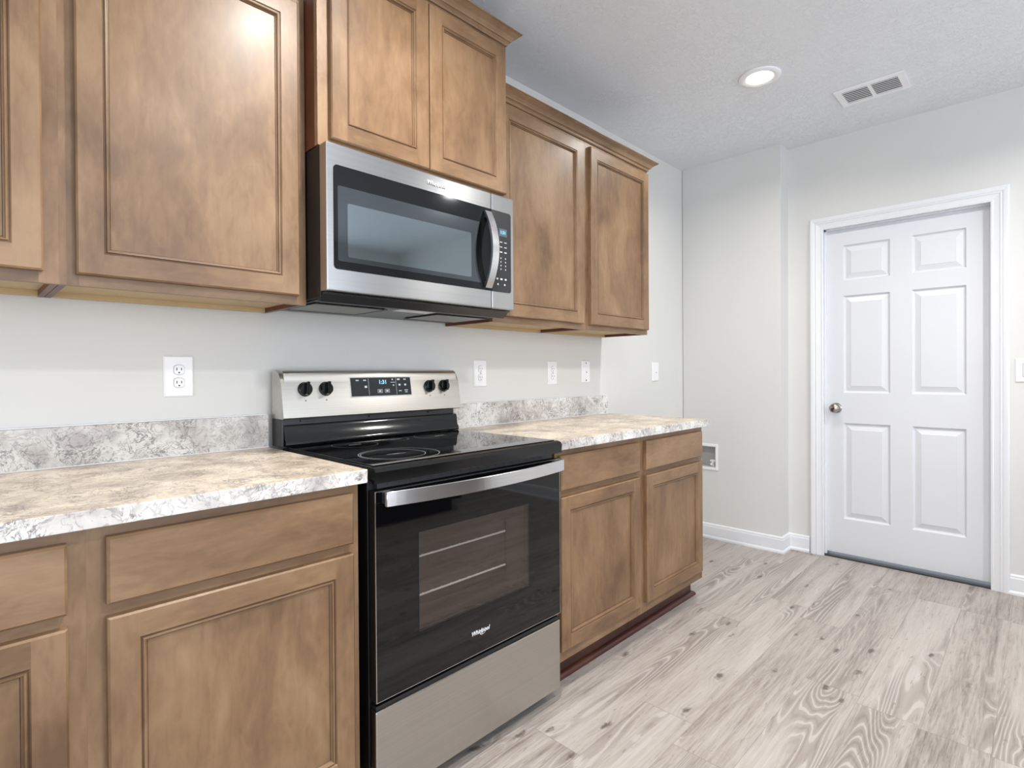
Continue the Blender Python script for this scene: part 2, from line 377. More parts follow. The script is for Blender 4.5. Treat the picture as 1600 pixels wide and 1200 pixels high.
# baseboards (profile: o outwards, z up) with shoe
BP = [(0, 0), (.020, 0), (.020, .010), (.016, .018), (.0125, .020), (.0125, .082), (.010, .088), (.010, .096), (.004, .103), (0, .103)]
def sweep(path, prof, closed=False, inset=None):
    """path: plan points; prof offset to the right-hand normal with mitres"""
    bm = bmesh.new(); P = [Vector(p) for p in path]; n = len(P); rings = []
    for i in range(n):
        d1 = (P[i]-P[i-1]).normalized() if i > 0 else (P[1]-P[0]).normalized(); d2 = (P[i+1]-P[i]).normalized() if i < n-1 else d1
        n1 = Vector((d1.y, -d1.x)); n2 = Vector((d2.y, -d2.x)); m = (n1+n2); m = m/(m.dot(n1))
        rings.append([bm.verts.new((P[i].x+m.x*o, P[i].y+m.y*o, z)) for o, z in prof])
    k = len(prof)
    for A, B in zip(rings, rings[1:]):
        for j in range(k): bm.faces.new((A[j], A[(j+1) % k], B[(j+1) % k], B[j]))
    bm.faces.new(rings[0]); bm.faces.new(rings[-1]); return bm
struct('baseboard_back', sweep([(1.94, STEP), (XD, STEP)], BP), M_TRIM)
struct('baseboard_nook', sweep([(XD, STEP-.021), (XD, YE), (XE, YE), (XE, DY1+.078)], BP), M_TRIM)
struct('baseboard_right', sweep([(XE, DY0-.062), (XE, YS)], BP), M_TRIM)

# door casing (jamb + profiled casing) as one trim object
def casing():
    bm = bmesh.new(); j = .019
    bx(bm, XE-.002, XE+.12, DY1, DY1+.012, 0, DZ+.012); bx(bm, XE-.002, XE+.12, DY0-.012, DY0, 0, DZ+.012); bx(bm, XE-.002, XE+.12, DY0, DY1, DZ, DZ+.012)
    # stops
    bx(bm, XE+.028, XE+.04, DY1-.011, DY1, 0, DZ); bx(bm, XE+.028, XE+.04, DY0, DY0+.002, 0, DZ); bx(bm, XE+.028, XE+.04, DY0, DY1, DZ-.011, DZ)
    # casing profile: (distance from opening, thickness)
    pr = [(-.004, 0), (-.004, .010), (.004, .012), (.008, .009), (.014, .010), (.030, .013), (.036, .017), (.041, .013), (.047, .017), (.060, .019), (.066, .019), (.070, .016), (.070, 0)]
    path = [(DY1, 0), (DY1, DZ), (DY0, DZ), (DY0, 0)]; sg = [(1, 0), (1, 1), (-1, 1), (-1, 0)]
    rings = [[bm.verts.new((XE-t, py+sy*d, pz+sz*d)) for d, t in pr] for (py, pz), (sy, sz) in zip(path, sg)]
    k = len(pr)
    for A, B in zip(rings, rings[1:]):
        for i in range(k): bm.faces.new((A[i], A[(i+1) % k], B[(i+1) % k], B[i]))
    bm.faces.new(rings[0]); bm.faces.new(rings[-1])
    return bm
struct('trim_1', casing(), M_TRIM)
struct('trim_2', box(XE+.0, XE+.11, DY0, DY1, 0, .008), M_GREYM)   # threshold
# six panel door
DW = DY1-DY0-.008
def dmap(u, v, w_): return (XE+.075-w_, DY1-.004-u, .022+v)
pu = [(.098, .340), (.444, .686)]; pv = [(.218, .812), (.998, 1.597), (1.690, 1.908)]
panels = [(a, b, c, d) for a, b in pu for c, d in pv]
rings = [(0, 0), (.004, -.006), (.008, -.011), (.013, -.012), (.040, -.0035), (.042, -.002)]
dr = struct('door_1', board(DW, 2.008, .035, panels, rings, .002, dmap), M_DOOR)
dr['label'] = 'white six-panel interior door'; 
ky, kz = -.930, .925
bm = bmesh.new(); lathe(bm, (XE+.0405, ky, kz), (-1, 0, 0), [(.0, 0), (.032, 0), (.032, .004), (.028, .008), (.013, .010), (.011, .030), (.016, .036), (.026, .042), (.0275, .052), (.025, .060), (.017, .064), (.0, .0645)])
kn = obj('door_knob', bm, M_NICKEL, dr, True)
obj('key_cylinder', cyl(bmesh.new(), (XE-.0235, ky, kz), (-1, 0, 0), .006, .006, .002), M_GREYM, kn)

# ------------------------------------------------------------------ cabinets
DR = [(0, 0), (.0025, -.0035), (.0045, -.0035), (.0065, -.0005), (.009, -.0010), (.0115, -.0085), (.013, -.0088), (.0145, -.0105)]
def cab_door(root, x0, x1, z0, z1, yb, fw=.050, fh=None):
    W, H = x1-x0, z1-z0; fh = fh or fw
    return obj('door', board(W, H, .0205, [(fw, W-fw, fh, H-fh)], DR, .0036, front_map(x0, yb, z0), True), [M_WV, M_WH, M_GROOVE_SHADE], root)
def drawer_front(root, x0, x1, z0, z1, yb):
    return obj('drawer_front', board(x1-x0, z1-z0, .0205, [], DR, .0045, front_map(x0, yb, z0)), M_WH, root)
def frame(bm, x0, x1, z0, z1, yf, parts, t=.019):
    """face frame with openings: parts=list of (x0,x1,z0,z1) solid strips with material index"""
    for a in parts: bx(bm, a[0], a[1], yf, yf+t, a[2], a[3], 0, a[4] if len(a) > 4 else 0, 1)
BF, TOE = -.610, .105
def base_cab(x0, x1, door, drawer, label, lend=False, rend=False):
    root = thing('base_cabinet', label, 'cabinet', ((x0+x1)/2, -.305, 0), 'base cabinets along the range wall')
    e = .0006
    bm = bmesh.new(); bx(bm, x0+e, x1-e, BF+.019, -.003, TOE, .8785); bx(bm, x0+e, x0+.018, BF+.075, -.003, 0, TOE); bx(bm, x1-.018, x1-e, BF+.075, -.003, 0, TOE)
    obj('body', bm, M_SIDE, root, label='redder brown side panels with painted shade')
    bm = bmesh.new(); s = .040
    frame(bm, x0, x1, TOE, .8785, BF, [(x0+.00005, x0+s, TOE, .8785), (x1-s, x1-.00005, TOE, .8785), (x0+s, x1-s, TOE, TOE+.05, 1), (x0+s, x1-s, .70, .738, 1), (x0+s, x1-s, .842, .8785, 1)])
    obj('face_frame', bm, [M_WV, M_WH], root)
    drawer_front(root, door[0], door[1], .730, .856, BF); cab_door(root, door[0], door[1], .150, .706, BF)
    obj('toe_kick', box(x0+e, x1-e, BF+.062, BF+.075, 0.0, TOE-.002), M_TOE, root, label='wooden toe board with shade painted into its dark colour')
    return root
base_cab(-1.174, -.567, (-1.146, -.5955), None, 'brown maple base cabinet at the left edge of the picture, mostly cut off')
base_cab(-.567, -.013, (-.5385, -.0345), None, 'brown maple base cabinet with one drawer and door directly left of the range')
base_cab(.768, 1.342, (.7835, 1.3140), None, 'brown maple base cabinet with one drawer and door directly right of the range')
base_cab(1.342, 1.934, (1.3705, 1.9040), None, 'brown maple base cabinet at the right end of the run, nearest the white door')
sh = sweep([(.768, BF+.061), (1.936, BF+.061), (1.936, -.03)], [(0, 0), (.018, 0), (.018, .006), (.014, .014), (.006, .019), (0, .020)])
tag(obj('shoe_molding', sh, M_TOE, None, True), 'wooden shoe molding, red-brown with painted shade, along the floor under the right-hand base cabinets', 'molding')

UF, UB, UT = -.300, 1.360, 2.262
def upper_cab(x0, x1, doors, label, yf=UF, zb=UB, zt=UT, group='upper wall cabinets', dz=(.0245, .030), midst=None, ss=.035):
    root = thing('wall_cabinet', label, 'cabinet', ((x0+x1)/2, yf/2, zb), group); e = .0006
    bm = bmesh.new()
    yb = yf+.019
    bx(bm, x0+e, x0+.014, yb, -.003, zb, zt-.001); bx(bm, x1-.014, x1-e, yb, -.003, zb, zt-.001); bx(bm, x0+.014, x1-.014, yb, -.003, zt-.014, zt-.001); bx(bm, x0+.014, x1-.014, -.012, -.003, zb+.03, zt-.014)
    obj('body', bm, M_SIDE, root, label='redder brown side panels with painted shade')
    bm = box(x0+.014, x1-.014, yb, -.012, zb+.014, zb+.026); bx(bm, x0+.014, x1-.014, -.03, -.012, zb+.0, zb+.014)
    obj('bottom_panel', bm, M_RAW, root, label='pale unfinished underside')
    bm = bmesh.new(); parts = [(x0+.00005, x0+ss, zb, zt), (x1-ss, x1-.00005, zb, zt), (x0+ss, x1-ss, zb, zb+.04, 1), (x0+ss, x1-ss, zt-.045, zt, 1)]
    if midst: parts.append((midst-.03, midst+.03, zb+.04, zt-.045))
    frame(bm, x0, x1, zb, zt, yf, parts); obj('face_frame', bm, [M_WV, M_WH], root)
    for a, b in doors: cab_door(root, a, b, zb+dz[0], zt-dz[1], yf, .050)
    return root
upper_cab(-1.174, -.567, [(-1.146, -.5955)], 'brown maple wall cabinet at the upper left edge of the picture, mostly cut off')
upper_cab(-.567, 0, [(-.5385, -.0265)], 'large brown maple wall cabinet with one wide door, left of the microwave')
upper_cab(.763, 1.372, [(.792, 1.342)], 'brown maple wall cabinet right of the microwave, partly hidden behind it')
upper_cab(1.372, 1.936, [(1.398, 1.924)], 'brown maple wall cabinet at the right end of the upper row, beside bare wall')
mid = upper_cab(.001, .762, [(.034, .3845), (.3885, .748)], 'taller-set deeper brown maple wall cabinet with two doors above the microwave', yf=-.380, zb=1.814, zt=2.420, dz=(.022, .028), midst=.382, ss=.04)
def crown_prof(z): return [(0, z-.006), (.006, z-.006), (.009, z-.001), (.009, z+.004), (.013, z+.008), (.017, z+.0085), (.020, z+.014), (.027, z+.022), (.038, z+.029), (.044, z+.032), (.044, z+.0345), (.048, z+.0355), (.048, z+.0395), (0, z+.0395)]
def crown(path, z): return sweep(path, crown_prof(z))
def nested(path): return path
c1 = crown([(.764, UF), (1.9365, UF), (1.9365, -.003)], UT-.002)
tag(obj('crown_molding', c1, M_WH, None), 'brown wooden crown molding along the top of the right-hand wall cabinets', 'molding', 'crown moldings')
c2 = crown([(.0005, -.003), (.0005, -.380), (.7625, -.380), (.7625, -.003)], 2.4185)
tag(obj('crown_molding', c2, M_WH, None), 'short brown crown molding on top of the deeper cabinet above the microwave', 'molding', 'crown moldings')
c3 = crown([(-1.174, UF), (-.0495, UF)], UT-.002)
tag(obj('crown_molding', c3, M_WH, None), 'brown crown molding on the left-hand wall cabinets, above the picture edge', 'molding', 'crown moldings')

# ------------------------------------------------------------------ countertops
def counter(x0, x1, label, rend):
    root = thing('countertop', label, 'countertop', ((x0+x1)/2, -.32, .88), 'laminate countertops')
    bm = box(x0, x1, -.639, -.004, .8795, .914, .0015); 
    for f in bm.faces:
        f.normal_update()
        if f.normal.z > .9: f.material_index = 1
    obj('slab', bm, [M_LAM, M_LAMT], root)
    obj('backsplash', box(x0, x1, -.0195, -.004, .9145, 1.021, .0012), M_LAM, root)
    obj('caulk_line', box(x0, x1, -.0225, -.0192, .9142, .9170, .001), M_PLAS, root); obj('caulk_line', box(x0, x1, -.013, -.0006, 1.0212, 1.0242, .001), M_PLAS, root)
    return root
counter(-1.174, -.001, 'long speckled granite-look countertop with backsplash left of the range', False)
counter(.7605, 1.967, 'speckled granite-look countertop with backsplash right of the range', True)

# ------------------------------------------------------------------ range
RX0, RX1 = .013, .7535
rg = thing('kitchen_range', 'freestanding stainless and black glass electric range between the two countertops', 'stove', ((RX0+RX1)/2, -.33, 0))
bm = box(RX0, RX1, -.612, -.02, .05, .885, .002)
for fx in (RX0+.03, RX1-.07):
    for fy in (-.56, -.10): cyl(bm, (fx+.02, fy, 0), (0, 0, 1), .018, .014, .051, 16)
# hollow look of cavity is modelled by a dark liner in front
obj('body', bm, M_BLACKS, rg)
# cooktop frame
bm = bmesh.new()
prism(bm, [(-.10, .886), (-.622, .886), (-.646, .874), (-.654, .876), (-.656, .905), (-.650, .9135), (-.636, .9165), (-.10, .9165)], 'x', RX0-.002, RX1+.002)
obj('cooktop_frame', bm, M_BLACKP, rg)
ct = obj('cooktop_glass', box(RX0+.008, RX1-.008, -.630, -.105, .9168, .9192, .001), M_BLACKG, rg)
def burner(c, rs, w=.0022):
    bm = bmesh.new()
    for r in rs: ring(bm, c, r, w, .9196, 72)
    for k in range(1): bx(bm, c[0]-.022, c[0]+.022, c[1]-.0008, c[1]+.0008, .9194, .9197)
    obj('burner_ring', bm, M_GREYM2, ct)
M_GREYM2 = plain('burner_print', (150, 152, 154), .4)
burner((.190, -.497), (.118,)); burner((.172, -.492), (.094,)); burner((.560, -.475), (.09,), .0008); burner((.205, -.215), (.075,), .0008); burner((.560, -.215), (.095,), .0008); burner((.383, -.19), (.045,), .0008)
# front vent strip under cooktop
bm = box(RX0+.02, RX1-.02, -.628, -.612, .857, .874)
for i in range(18): bx(bm, RX0+.05+i*.036, RX0+.05+i*.036+.02, -.6295, -.628, .862, .868, 0)
obj('vent_strip', bm, M_GREYM, rg)
# oven door with window cut-out
DYF, DYB = -.648, -.618; DZ0, DZ1 = .312, .854; WX0, WX1, WZ0, WZ1 = .150, .588, .455, .722
def rim(bm, x0, x1, z0, z1, a0, a1, b0, b1, y0, y1, bev=0):
    for q in ((x0, a0, z0, z1), (a1, x1, z0, z1), (a0, a1, z0, b0), (a0, a1, b1, z1)): bx(bm, q[0], q[1], y0, y1, q[2], q[3], bev)
bm = bmesh.new(); rim(bm, RX0+.001, RX1-.001, DZ0, DZ1, WX0, WX1, WZ0, WZ1, DYF+.005, DYB)
od = obj('oven_door', bm, M_BLACKS, rg)
bm = bmesh.new(); rim(bm, RX0+.003, RX1-.003, DZ0+.002, DZ1-.002, WX0, WX1, WZ0, WZ1, DYF, DYF+.0048)
obj('glass_panel', bm, M_BLACKG, od)
def tinted(name, tint, refl, rc):
    g = G(name); g.n.remove(g.b); out = g.n['Material Output']
    tr = g.new('ShaderNodeBsdfTransparent'); tr.inputs[0].default_value = gray(tint)
    gl = g.new('ShaderNodeBsdfGlossy'); gl.inputs['Color'].default_value = lin(rc); gl.inputs['Roughness'].default_value = .03
    fr = g.new('ShaderNodeFresnel'); fr.inputs[0].default_value = 1.5; ge = g.new('ShaderNodeNewGeometry'); f = g.math('MULTIPLY', g.math('ADD', fr.outputs[0], refl, clamp=True), g.math('SUBTRACT', 1.0, ge.outputs['Backfacing']))
    mx = g.new('ShaderNodeMixShader'); g.l.new(f, mx.inputs[0]); g.l.new(tr.outputs[0], mx.inputs[1]); g.l.new(gl.outputs[0], mx.inputs[2]); g.l.new(mx.outputs[0], out.inputs[0]); return g.m
M_TINT = tinted('oven_window_glass', .75, .09, (235, 222, 215))
wn = obj('window_glass', box(WX0+.0003, WX1-.0003, DYF+.0003, DYF+.0035, WZ0+.0003, WZ1-.0003), M_TINT, od, label='clear tinted window showing the racks')
bm = bmesh.new(); rim(bm, RX0+.0012, RX1-.0012, DZ0+.0005, DZ1-.0005, RX0+.0028, RX1-.0028, DZ0+.0018, DZ1-.0018, DYF+.0004, DYF+.0048)
obj('edge_glint', bm, M_CHROME, od)  # bright strips standing in for light caught along the glass edge
# inner window frame and cavity liner inside door depth
bm = bmesh.new(); rim(bm, WX0+.0005, WX1-.0005, WZ0+.0005, WZ1-.0005, WX0+.001, WX0+.353, WZ0+.06, WZ1-.035, DYF+.018, DYF+.022)
obj('inner_frame', bm, M_CAV, od)
bm = bmesh.new()
bm = bmesh.new(); rim(bm, WX0-.0012, WX1+.0012, WZ0-.0012, WZ1+.0012, WX0-.0002, WX1+.0002, WZ0-.0002, WZ1+.0002, DYF-.0003, DYF+.0004); obj('window_edge', bm, M_GREYM, wn)
obj('cavity_liner', box(WX0+.0005, WX1-.0005, DYB-.0005, DYB+.004, WZ0+.0005, WZ1-.0005), M_CAV, od)
def rack(z):
    bm = bmesh.new(); cyl(bm, (WX0+.006, DYF+.0245, z), (1, 0, 0), .0028, .0028, WX1-WX0-.09, 10)
    for i in range(10): cyl(bm, (WX0+.03+i*.034, DYF+.024, z+.0015), (0, 1, 0), .0015, .0015, .005, 8)
    obj('oven_rack', bm, M_RACK, od)
rack(.648); rack(.540)
# handle
def bow(bm, x0, x1, ye, ym, z0, z1, th, n=28):
    prev = None
    for i in range(n+1):
        t = i/n; x = x0+(x1-x0)*t; s = 1-(2*t-1)**2; y = ye+(ym-ye)*s
        V = [bm.verts.new((x, y, z0)), bm.verts.new((x, y, z1)), bm.verts.new((x, y+th, z1)), bm.verts.new((x, y+th, z0))]
        if prev:
            for k in range(4): bm.faces.new((prev[k], prev[(k+1) % 4], V[(k+1) % 4], V[k]))
        else: bm.faces.new(V)
        prev = V
    bm.faces.new(prev); return bm
bm = bow(bmesh.new(), .030, .740, -.678, -.712, .818, .856, .010); bmesh.ops.bevel(bm, geom=bm.edges[:], offset=.0012, segments=1, affect='EDGES')
hd = obj('handle', bm, M_CHROME, od, True, label='bowed stainless bar handle')
obj('handle_mount', box(.034, .060, -.678, DYF+.001, .822, .852, .002), M_GREYM, hd); obj('handle_mount', box(.710, .736, -.678, DYF+.001, .822, .852, .002), M_GREYM, hd)
LG = obj('logo', text_bm('Whirlpool', .0175, face_y(.372, DYF-.0006, .378), .0004, .25, .0004), M_WINK, od)
def swoosh(x, y, z, rx, rz, mt, par):
    bm = bmesh.new(); pts = []
    n = 40
    for i in range(n):
        a = 2*PI*i/n; wv = .0009+.0006*math.cos(a+2)
        c, s = math.cos(a), math.sin(a); ex, ez = rx*c+.3*rz*s, rz*s+.35*rx*c*.3
        k = 1-wv/rz*.9
        pts.append((bm.verts.new((x+ex, y, z+ez)), bm.verts.new((x+ex*k, y, z+ez*k))))
    for i in range(n): bm.faces.new((pts[i][0], pts[i][1], pts[(i+1) % n][1], pts[(i+1) % n][0]))
    r = bmesh.ops.extrude_face_region(bm, geom=bm.faces[:]); bmesh.ops.translate(bm, verts=[v for v in r['geom'] if isinstance(v, bmesh.types.BMVert)], vec=(0, -.0005, 0))
    obj('logo_ring', bm, mt, par)
swoosh(.383, DYF-.0003, .3745, .013, .0085, M_WINK, od)
# storage drawer
bm = box(RX0+.001, RX1-.001, -.645, -.618, .048, .288, .003)
bmesh.ops.translate(bm, verts=[], vec=(0, 0, 0))
sd = obj('storage_drawer', bm, M_STEELW, rg, label='brushed stainless drawer front')
obj('drawer_lip', box(RX0+.004, RX1-.004, -.641, -.616, .2885, .300, .002), M_BLACKS, sd)
obj('kick_panel', box(RX0+.02, RX1-.02, -.56, -.55, .004, .049), M_GREYM, rg)
# backguard: black riser, vent gap, steel control console
bm = bmesh.new(); prism(bm, [(-.022, .9168), (-.104, .9195), (-.108, .926), (-.106, .936), (-.098, .945), (-.094, .976), (-.090, .985), (-.080, .988), (-.022, .988)], 'x', RX0+.006, RX1-.006)
obj('riser_panel', bm, M_BLACKP, rg, True, label='glossy black back riser')
bm = box(RX0+.004, RX1-.004, -.070, -.02, .986, 1.015)
for x0 in (RX0+.07, RX0+.33, RX0+.6): bx(bm, x0, x0+.05, -.078, -.07, .996, 1.003, .001)
obj('vent_gap', bm, M_GREYM, rg)
bm = bmesh.new(); zt_, zb_ = 1.163, 1.010; yt_, yb_ = -.088, -.112
prof = [(-.022, zb_), (yb_+.006, zb_-.001), (yb_, zb_+.003), (yt_-.001, zt_-.008), (yt_+.003, zt_-.001), (yt_+.012, zt_+.005), (-.040, zt_+.008), (-.022, zt_+.008)]
prism(bm, prof, 'x', RX0-.003, RX1+.003)
es = [e for e in bm.edges if abs(e.verts[0].co.x-e.verts[1].co.x) < 1e-5 and all(v.co.z > zt_-.0095 for v in e.verts) and min(v.co.y for v in e.verts) < -.039]
bmesh.ops.bevel(bm, geom=es, offset=.010, segments=4, affect='EDGES')
bg = obj('control_console', bm, M_STEELC, rg, True, label='brushed stainless control console')
obj('side_bracket', box(RX0-.0025, RX0+.004, -.095, -.02, .9175, 1.009, .001), M_GREYM, rg)
TL = math.atan2(yt_-yb_, zt_-zb_-.011)
def yc(z): return yb_+(z-zb_-.003)/(zt_-zb_-.011)*(yt_-yb_)
nrm = Vector((0, -math.cos(TL), math.sin(TL)))
def onface(bm2, z, lift): # tilt a vertical-plane mesh built at y=0 about its z
    R = Matrix.Translation((0, yc(z), z)) @ Matrix.Rotation(-TL, 4, 'X') @ Matrix.Translation((0, -lift, -z)); bmesh.ops.transform(bm2, matrix=R, verts=bm2.verts[:]); return bm2
for kx in (.088, .162, .603, .676):
    kz_ = 1.105; c = Vector((kx, yc(kz_), kz_))
    bm = bmesh.new(); lathe(bm, c, nrm, [(.0, .0003), (.0245, .0003), (.0245, .003), (.023, .004), (.0215, .014), (.020, .016), (.0, .016)], 36)
    k = obj('knob', bm, M_BLACKP, bg, True, label='round black burner knob')
    bm = bmesh.new(); bx(bm, kx-.005, kx+.005, -.030, -.013, kz_-.021, kz_+.0225, .002); bx(bm, kx-.0008, kx+.0008, -.0308, -.030, kz_+.004, kz_+.017, 0)
    R = Matrix.Translation((0, yc(kz_), kz_)) @ Matrix.Rotation(-TL, 4, 'X') @ Matrix.Rotation(.2, 4, 'Y') @ Matrix.Translation((0, 0, -kz_))
    R = Matrix.Translation((kx, yc(kz_), kz_)) @ Matrix.Rotation(-TL, 4, 'X') @ Matrix.Rotation(.15, 4, 'Y') @ Matrix.Translation((-kx, 0, -kz_))
    bmesh.ops.transform(bm, matrix=R, verts=bm.verts[:]); obj('grip', bm, M_BLACKG, k)
    bm = bmesh.new()
    n = 40
    for i in range(n):
        if 7 <= i <= 9: continue
        a0, a1 = 2*PI*i/n, 2*PI*(i+1)/n
        bm.faces.new([bm.verts.new((kx+r*math.cos(a), 0, kz_+r*math.sin(a))) for r, a in ((.0285, a0), (.0295, a0), (.0295, a1), (.0285, a1))])
    bx(bm, kx-.005, kx+.005, -.0001, .0001, kz_+.0345, kz_+.0362); bx(bm, kx-.0025, kx+.0025, -.0001, .0001, kz_-.0405, kz_-.036)
    for a in (.6, 1.0, 2.2, 2.7, 3.6, 4.2, 5.2): bx(bm, kx+.031*math.cos(a)-.001, kx+.031*math.cos(a)+.001, -.0001, .0001, kz_+.031*math.sin(a)-.001, kz_+.031*math.sin(a)+.001)
    obj('dial_print', onface(bm, kz_, .0003), M_INK, bg)
zd = 1.108
bm = box(.254, .516, -.0008, .0, 1.071, 1.145); dsp = obj('display_trim', onface(bm, zd, .0008), M_WINK, bg)
bm = box(.257, .513, -.0018, -.0008, 1.074, 1.142); dsp = obj('display_panel', onface(bm, zd, .0008), gloss('display_glass', (40, 44, 46), .25, 1.4), bg)
def tx(s, size, x, z, y, mt, par, nm='lettering', **k): 
    b = text_bm(s, size, Matrix.Translation((x, y, z)) @ Matrix.Rotation(PI/2, 4, 'X'), .0002, **k); return b
bm = tx('1:31', .021, .388, 1.124, -.0028, None, None, bold=.0004); obj('clock_digits', onface(bm, zd, .0014), M_BLUE, dsp)
for (cx_, cz, wx, hz) in ((.283, 1.132, .012, .004), (.313, 1.132, .012, .004), (.316, 1.108, .010, .008), (.431, 1.134, .006, .005), (.432, 1.123, .020, .002), (.434, 1.112, .006, .005), (.458, 1.134, .012, .006), (.486, 1.134, .011, .004), (.461, 1.113, .009, .007), (.487, 1.113, .009, .007), (.462, 1.090, .012, .003), (.489, 1.092, .015, .003), (.489, 1.085, .011, .003), (.374, 1.091, .010, .006), (.405, 1.091, .010, .006), (.328, 1.108, .001, .062), (.446, 1.108, .001, .062)):
    obj('button_mark' if hz < .05 else 'divider_line', onface(box(cx_-wx/2, cx_+wx/2, -.0024, -.0022, cz-hz/2, cz+hz/2), zd, .0014), M_WINK, dsp)
for cx_ in (.374, .405):
    bm = bmesh.new(); rim(bm, cx_-.010, cx_+.010, 1.0845, 1.0975, cx_-.0088, cx_+.0088, 1.0857, 1.0963, -.0024, -.0022); obj('button_outline', onface(bm, zd, .0014), M_WINK, dsp)


# ------------------------------------------------------------------ microwave
MX0, MX1, MZ0, MZ1, MY = .002, .7575, 1.392, 1.812, -.425
mw = thing('microwave', 'stainless over-the-range microwave hanging under the middle wall cabinet', 'microwave', ((MX0+MX1)/2, -.21, 1.37))
bm = box(MX0+.001, MX1-.001, -.384, -.004, MZ0-.016, MZ1-.001, .001)
obj('body', bm, M_BLACKS, mw)
bm = bmesh.new(); prism(bm, [(-.384, MZ0-.001), (-.412, MZ0-.002), (-.398, MZ0-.007), (-.372, MZ0-.026), (-.360, MZ0-.026), (-.360, MZ0-.016), (-.384, MZ0-.016)], 'x', MX0+.006, MX1-.006)
for i in range(40): bx(bm, MX0+.03+i*.0175, MX0+.04+i*.0175, -.4105, -.400, MZ0-.0052, MZ0-.0045)
obj('vent_lip', bm, M_GREYM, mw)
# underside with filters and lamp
bm = box(MX0+.01, MX1-.01, -.358, -.02, MZ0-.021, MZ0-.0165); ub = obj('underside', bm, steel('grey_underside', (120, 120, 120), .4, 'x', .2), mw)
for a, b in ((.03, .27), (.49, .73)): 
    f = box(a, b, -.30, -.10, MZ0-.0245, MZ0-.0215, .001); fo = obj('grease_filter', f, M_FILTER, ub)
    g_ = bmesh.new(); rim(g_, a-.006, b+.006, -.306, -.094, a, b, -.30, -.10, 0, .002)
    for v in g_.verts: v.co = Vector((v.co.x, v.co.z, MZ0-.0255+v.co.y))
    obj('filter_frame', g_, M_BLACKS, fo)
obj('lamp_cover', box(.31, .45, -.34, -.28, MZ0-.0235, MZ0-.0215, .001), M_PLAS, ub)
# door & control column: steel shells with black inset
SEAM = .641; BX0, BX1, BZA, BZB = .024, .740, 1.455, 1.752
def rrect(x0, x1, z0, z1, r, corners, n=6):
    P = []
    for (cx_, cz, a, on) in ((x0+r, z0+r, PI, corners[0]), (x1-r, z0+r, 1.5*PI, corners[1]), (x1-r, z1-r, 0, corners[2]), (x0+r, z1-r, .5*PI, corners[3])):
        if on: P += [(cx_+r*math.cos(a+PI/2*i/n), cz+r*math.sin(a+PI/2*i/n)) for i in range(n+1)]
        else:
            P.append((x0 if a in (PI, .5*PI) else x1, z0 if a in (PI, 1.5*PI) else z1))
    return P
bm = bmesh.new(); bx(bm, MX0, SEAM-.001, MY, -.3845, MZ0, MZ1, .004)
md = obj('door', bm, M_STEEL, mw, False, label='stainless framed black glass microwave door')
bm = prism(bmesh.new(), rrect(BX0, SEAM-.001, BZA, BZB, .012, (1, 0, 0, 1)), 'y', MY-.0016, MY+.0004); gp = obj('glass_panel', bm, M_MBLK, md)
bm = prism(bmesh.new(), rrect(.036, .590, 1.479, 1.694, .006, (1, 1, 1, 1)), 'y', MY-.0022, MY-.0015); wb = obj('window_border', bm, M_MWIN2, md)
bm = prism(bmesh.new(), rrect(.066, .541, 1.493, 1.648, .006, (1, 1, 1, 1)), 'y', MY-.0028, MY-.0021); obj('window_screen', bm, M_MWIN, wb)
bm = bmesh.new(); bx(bm, SEAM+.001, MX1, MY, -.3845, MZ0, MZ1, .004)
mc = obj('control_column', bm, M_STEEL, mw, False)
bm = prism(bmesh.new(), rrect(SEAM+.001, BX1, BZA, BZB, .010, (0, 1, 1, 0)), 'y', MY-.0016, MY+.0004); kp = obj('keypad', bm, gloss('keypad_black', (46, 46, 48), .3, 1.4), mc, label='black keypad with a small blue display')
# microwave handle: curved vertical bar
def vbow(bm, x0, x1, ye, ym, z0, z1, th, n=28, bowx=0):
    prev = None
    for i in range(n+1):
        t = i/n; z = z0+(z1-z0)*t; s = 1-(2*t-1)**2; y = ye+(ym-ye)*s; dx = bowx*s
        V = [bm.verts.new((x0+dx, y, z)), bm.verts.new((x1+dx, y, z)), bm.verts.new((x1+dx, y+th, z)), bm.verts.new((x0+dx, y+th, z))]
        if prev:
            for k in range(4): bm.faces.new((prev[k], prev[(k+1) % 4], V[(k+1) % 4], V[k]))
        else: bm.faces.new(V)
        prev = V
    bm.faces.new(prev); return bm
bm = vbow(bmesh.new(), .5995, .6305, MY-.012, MY-.052, 1.462, 1.738, .009)
mh = obj('handle', bm, M_CHROME, md, True, label='curved stainless vertical bar handle')
obj('handle_mount', box(.603, .627, MY-.013, MY-.001, 1.466, 1.486, .002), M_GREYM, mh); obj('handle_mount', box(.603, .627, MY-.013, MY-.001, 1.714, 1.734, .002), M_GREYM, mh)
obj('logo', text_bm('Whirlpool', .0185, face_y(.389, MY-.0016, 1.781), .0014, .25, .0002), M_WINK, md)
obj('logo_shadow', text_bm('Whirlpool', .0185, face_y(.3897, MY-.0004, 1.7802), .0003, .25, .0009), M_INK, md, label='painted shadow outline under the lettering')  # dark offset copy painted as the shadow of the letters
swoosh(.401, MY-.0006, 1.7775, .0135, .009, M_WINK, md)
dp = obj('display_panel', box(.678, .719, MY-.0022, MY-.0015, 1.662, 1.690), M_LCD, kp)
obj('clock_digits', text_bm('1:31', .017, face_y(.698, MY-.0026, 1.676), .0002, 0, .0003), M_BLUE, dp)
def mark(x, w_, z, h): obj('button_mark', box(x-w_/2, x+w_/2, MY-.0021, MY-.0017, z-h/2, z+h/2), M_WINK, kp)
for z, h in ((1.640, .0025), (1.622, .0025), (1.603, .004)):
    for x in (.688, .711): mark(x, .012, z, h)
for i in range(4):
    for x in (.687, .711): mark(x, .0036, 1.5805-i*.0135, .005)
for x, w_ in ((.668, .008), (.689, .011), (.711, .009)): mark(x, w_, 1.503, .006)
